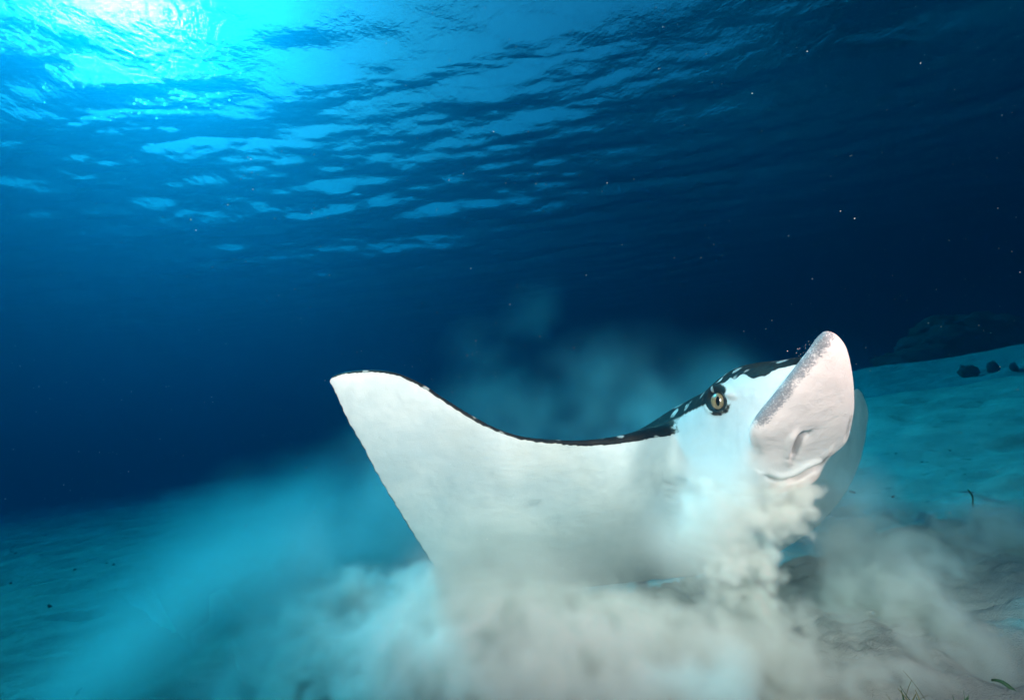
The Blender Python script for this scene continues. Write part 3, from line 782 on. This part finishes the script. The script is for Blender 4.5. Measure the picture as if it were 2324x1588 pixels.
def lumpy(name, c, size, mat, seed, sub=4, parent=None, rough=.35):
    bm = bmesh.new(); bmesh.ops.create_icosphere(bm, subdivisions=sub, radius=1.0)
    rg = np.random.default_rng(seed); o = rg.uniform(0, 50, 3)
    V = np.array([v.co[:] for v in bm.verts]); F = [tuple(v.index for v in f.verts) for f in bm.faces]; bm.free()
    d = 1+rough*(fbm(V[:, 0]*2.1+o[0]+V[:, 2], V[:, 1]*2.1+o[1]-V[:, 2], 4, seed)+.6*np.abs(fbm(V[:, 0]*5+o[2], V[:, 2]*5+V[:, 1]*3, 3, seed+5)))
    V = V*d[:, None]*np.array(size)
    return py_obj(name, V+np.array(c), F, mat, parent)
def build_corals():
    cm = simple_mat('coral_rock', (.07, .07, .055), .9, .1, 0, 18, .6)
    fm = simple_mat('sea_fan', (.05, .045, .05), .9, .1, 0, 18, .5)
    specs = [((2201, 846), .095, .10, 3, 'wide dark coral head on the far sand crest, leftmost of three'),
             ((2256, 838), .055, .10, 4, 'upright dark coral head in the middle of three on the far sand crest'),
             ((2303, 836), .034, .07, 5, 'smallest dark coral head at the right end of the far sand crest')]
    for (px, w, h, sd_, lab) in specs:
        q = P(px[0], px[1], 4.0); r = q-CAM
        g = ground_at(px[0], px[1]+6)
        e = bpy.data.objects.new('coral_head', None); col.objects.link(e); e.location = g
        lumpy('boulder', (0, 0, h*.5), (w*1.15, w, h), cm, sd_, 4, e, .55)
        rg = np.random.default_rng(sd_)
        for k in range(3):
            a = rg.uniform(0, 6.28); lumpy('knob', (w*.55*math.cos(a), w*.5*math.sin(a), h*rg.uniform(.8, 1.25)), (w*.42, w*.4, h*rg.uniform(.4, .6)), cm, sd_*10+k, 3, e, .6)
        tag(e, lab, 'coral', 'coral heads on the far sand crest')
    # shadowy reef standing behind the far rise
    g = P(2150, 800, 9.5); z = float(ground_h(np.array(g[0]), np.array(g[1])))
    e = bpy.data.objects.new('reef_outcrop', None); col.objects.link(e); e.location = (g[0], g[1], z)
    for k, (dx, dz, w, h) in enumerate(((-.7, .1, .6, .30), (-.1, .25, .75, .45), (.75, .3, .8, .5), (.3, .55, .5, .4), (1.5, .3, .7, .55))):
        lumpy('boulder', (dx, .1*k, dz), (w, .6, h), cm, 40+k, 4, e, .6)
    tag(e, 'shadowy reef outcrop looming behind the far rise of sand', 'reef')
build_corals()
def blade_mesh(L, w, bend, rg):
    n = 7; V = []; F = []
    for i in range(n):
        t = i/(n-1); ww = w*(1-.75*t**2)*.5
        c = np.array([bend*t*t, .15*bend*math.sin(3*t), L*t*(1-.15*abs(bend)*t)])
        V += [c+(0, -ww, 0), c+(.0006, 0, 0), c+(0, ww, 0)]
    for i in range(n-1):
        a = i*3; F += [(a, a+1, a+4, a+3), (a+1, a+2, a+5, a+4)]
    return V, F
def build_seagrass():
    rg = np.random.default_rng(4)
    mats = [simple_mat('seagrass_green', (.05, .12, .05), .6, .3, 0, 60, .5), simple_mat('seagrass_yellow', (.20, .19, .08), .7, .2, 0, 60, .4)]
    base = [[py_blade for py_blade in [blade_mesh(rg.uniform(.05, .095), rg.uniform(.0035, .006), rg.uniform(-.03, .03), rg)]][0] for _ in range(5)]
    for (px, n, m, lab, sp) in (((2172, 1690), 26, 0, 'dense dark green tuft of seagrass at the bottom edge of the sand', .030), ((2108, 1692), 18, 1, 'sparse yellowish tuft of seagrass beside the dense green one', .035)):
        g = ground_at(*px); e = bpy.data.objects.new('seagrass_tuft', None); col.objects.link(e); e.location = g
        meshes = []
        for V, F in base:
            me = bpy.data.meshes.new('blade'); me.from_pydata([tuple(v) for v in V], [], F); me.update(); me.materials.append(mats[m]); meshes.append(me)
        for k in range(n):
            b = bpy.data.objects.new('blade', meshes[k % 5]); col.objects.link(b); b.parent = e
            x, y = rg.normal(0, sp), rg.normal(0, sp*.8)
            b.location = (x, y, float(ground_h(np.array(g[0]+x), np.array(g[1]+y)))-g[2]-.004)
            b.rotation_euler = (rg.normal(0, .3), rg.normal(0, .3), rg.uniform(0, 6.28)); s = rg.uniform(.6, 1.1); b.scale = (s, s, s)
        tag(e, lab, 'seagrass', 'seagrass tufts at the lower edge')
    # a dead leaf lying on the sand, a loose blade carried in the cloud
    def leaf(name, c, L, w, rot, mat, lab):
        V, F = [], []; n = 9
        for i in range(n):
            t = i/(n-1); ww = w*math.sin(math.pi*min(max(t, .04), .97))**.7*.5
            V += [(L*(t-.5), -ww, .006*math.sin(5*t)), (L*(t-.5), 0, .003+.006*math.sin(5*t)), (L*(t-.5), ww, .006*math.sin(5*t))]
        for i in range(n-1):
            a = i*3; F += [(a, a+1, a+4, a+3), (a+1, a+2, a+5, a+4)]
        o = py_obj(name, V, F, mat); o.location = c; o.rotation_euler = rot
        md = o.modifiers.new('t', 'SOLIDIFY'); md.thickness = .0012
        return tag(o, lab, 'leaf')
    g = ground_at(2288, 1566); leaf('dead_leaf', g+np.array((0, 0, .006)), .040, .011, (.1, .15, R(-60)), mats[0], 'small dark dead leaf lying on the sand in the corner')
    leaf('drifting_leaf', P(2204, 1131, 1.75), .075, .014, (R(70), R(80), .2), mats[0], 'loose green leaf drifting in the right side of the cloud')
build_seagrass()
def build_specks():
    rg = np.random.default_rng(12); n = 9000
    d = .75+3.4*rg.random(n); px = rg.uniform(-500, 2800, n); py = rg.uniform(-400, 1700, n)
    pts = np.array([P(a, b, c) for a, b, c in zip(px, py, d)])
    pts = pts[pts[:, 2] > .12]
    s = (.00036+.0006*rg.random(len(pts))**4)*np.linalg.norm(pts-CAM, axis=1)**.5
    o = scatter_mesh('plankton', pts, s, OCT_V, OCT_F, simple_mat('plankton_specks', (.7, .72, .68), .7, .2), rg, (1, 1, 1.4))
    tag(o, 'tiny pale specks of plankton floating in the water', kind='stuff')
    # grit shaken off the snout and thrown about the gush
    P2 = []
    for (x, y, dd, r, k) in ((1858, 790, .86, 20, 120), (1830, 815, .89, 16, 80), (1880, 775, .84, 9, 40), (1700, 1220, .96, 110, 240), (1830, 1180, .98, 50, 120), (1640, 1380, 1.06, 60, 120), (1560, 1330, 1.15, 60, 100), (1500, 1230, 1.1, 60, 50), (2000, 1180, 1.1, 80, 60)):
        for _ in range(k): P2.append(P(x+rg.normal(0, r), y+rg.normal(0, r*.55), dd+rg.normal(0, .03)))
    P2 = np.concatenate([np.array(P2), GRAINS]); s = .00032+.00055*rg.random(len(P2))**2
    o = scatter_mesh('sand_grains', P2, s, OCT_V, OCT_F, simple_mat('grit', (.52, .56, .54), .8, .2), rg)
    tag(o, 'loose sand grains shaken off the snout and flung from the gush', kind='stuff')
build_specks()
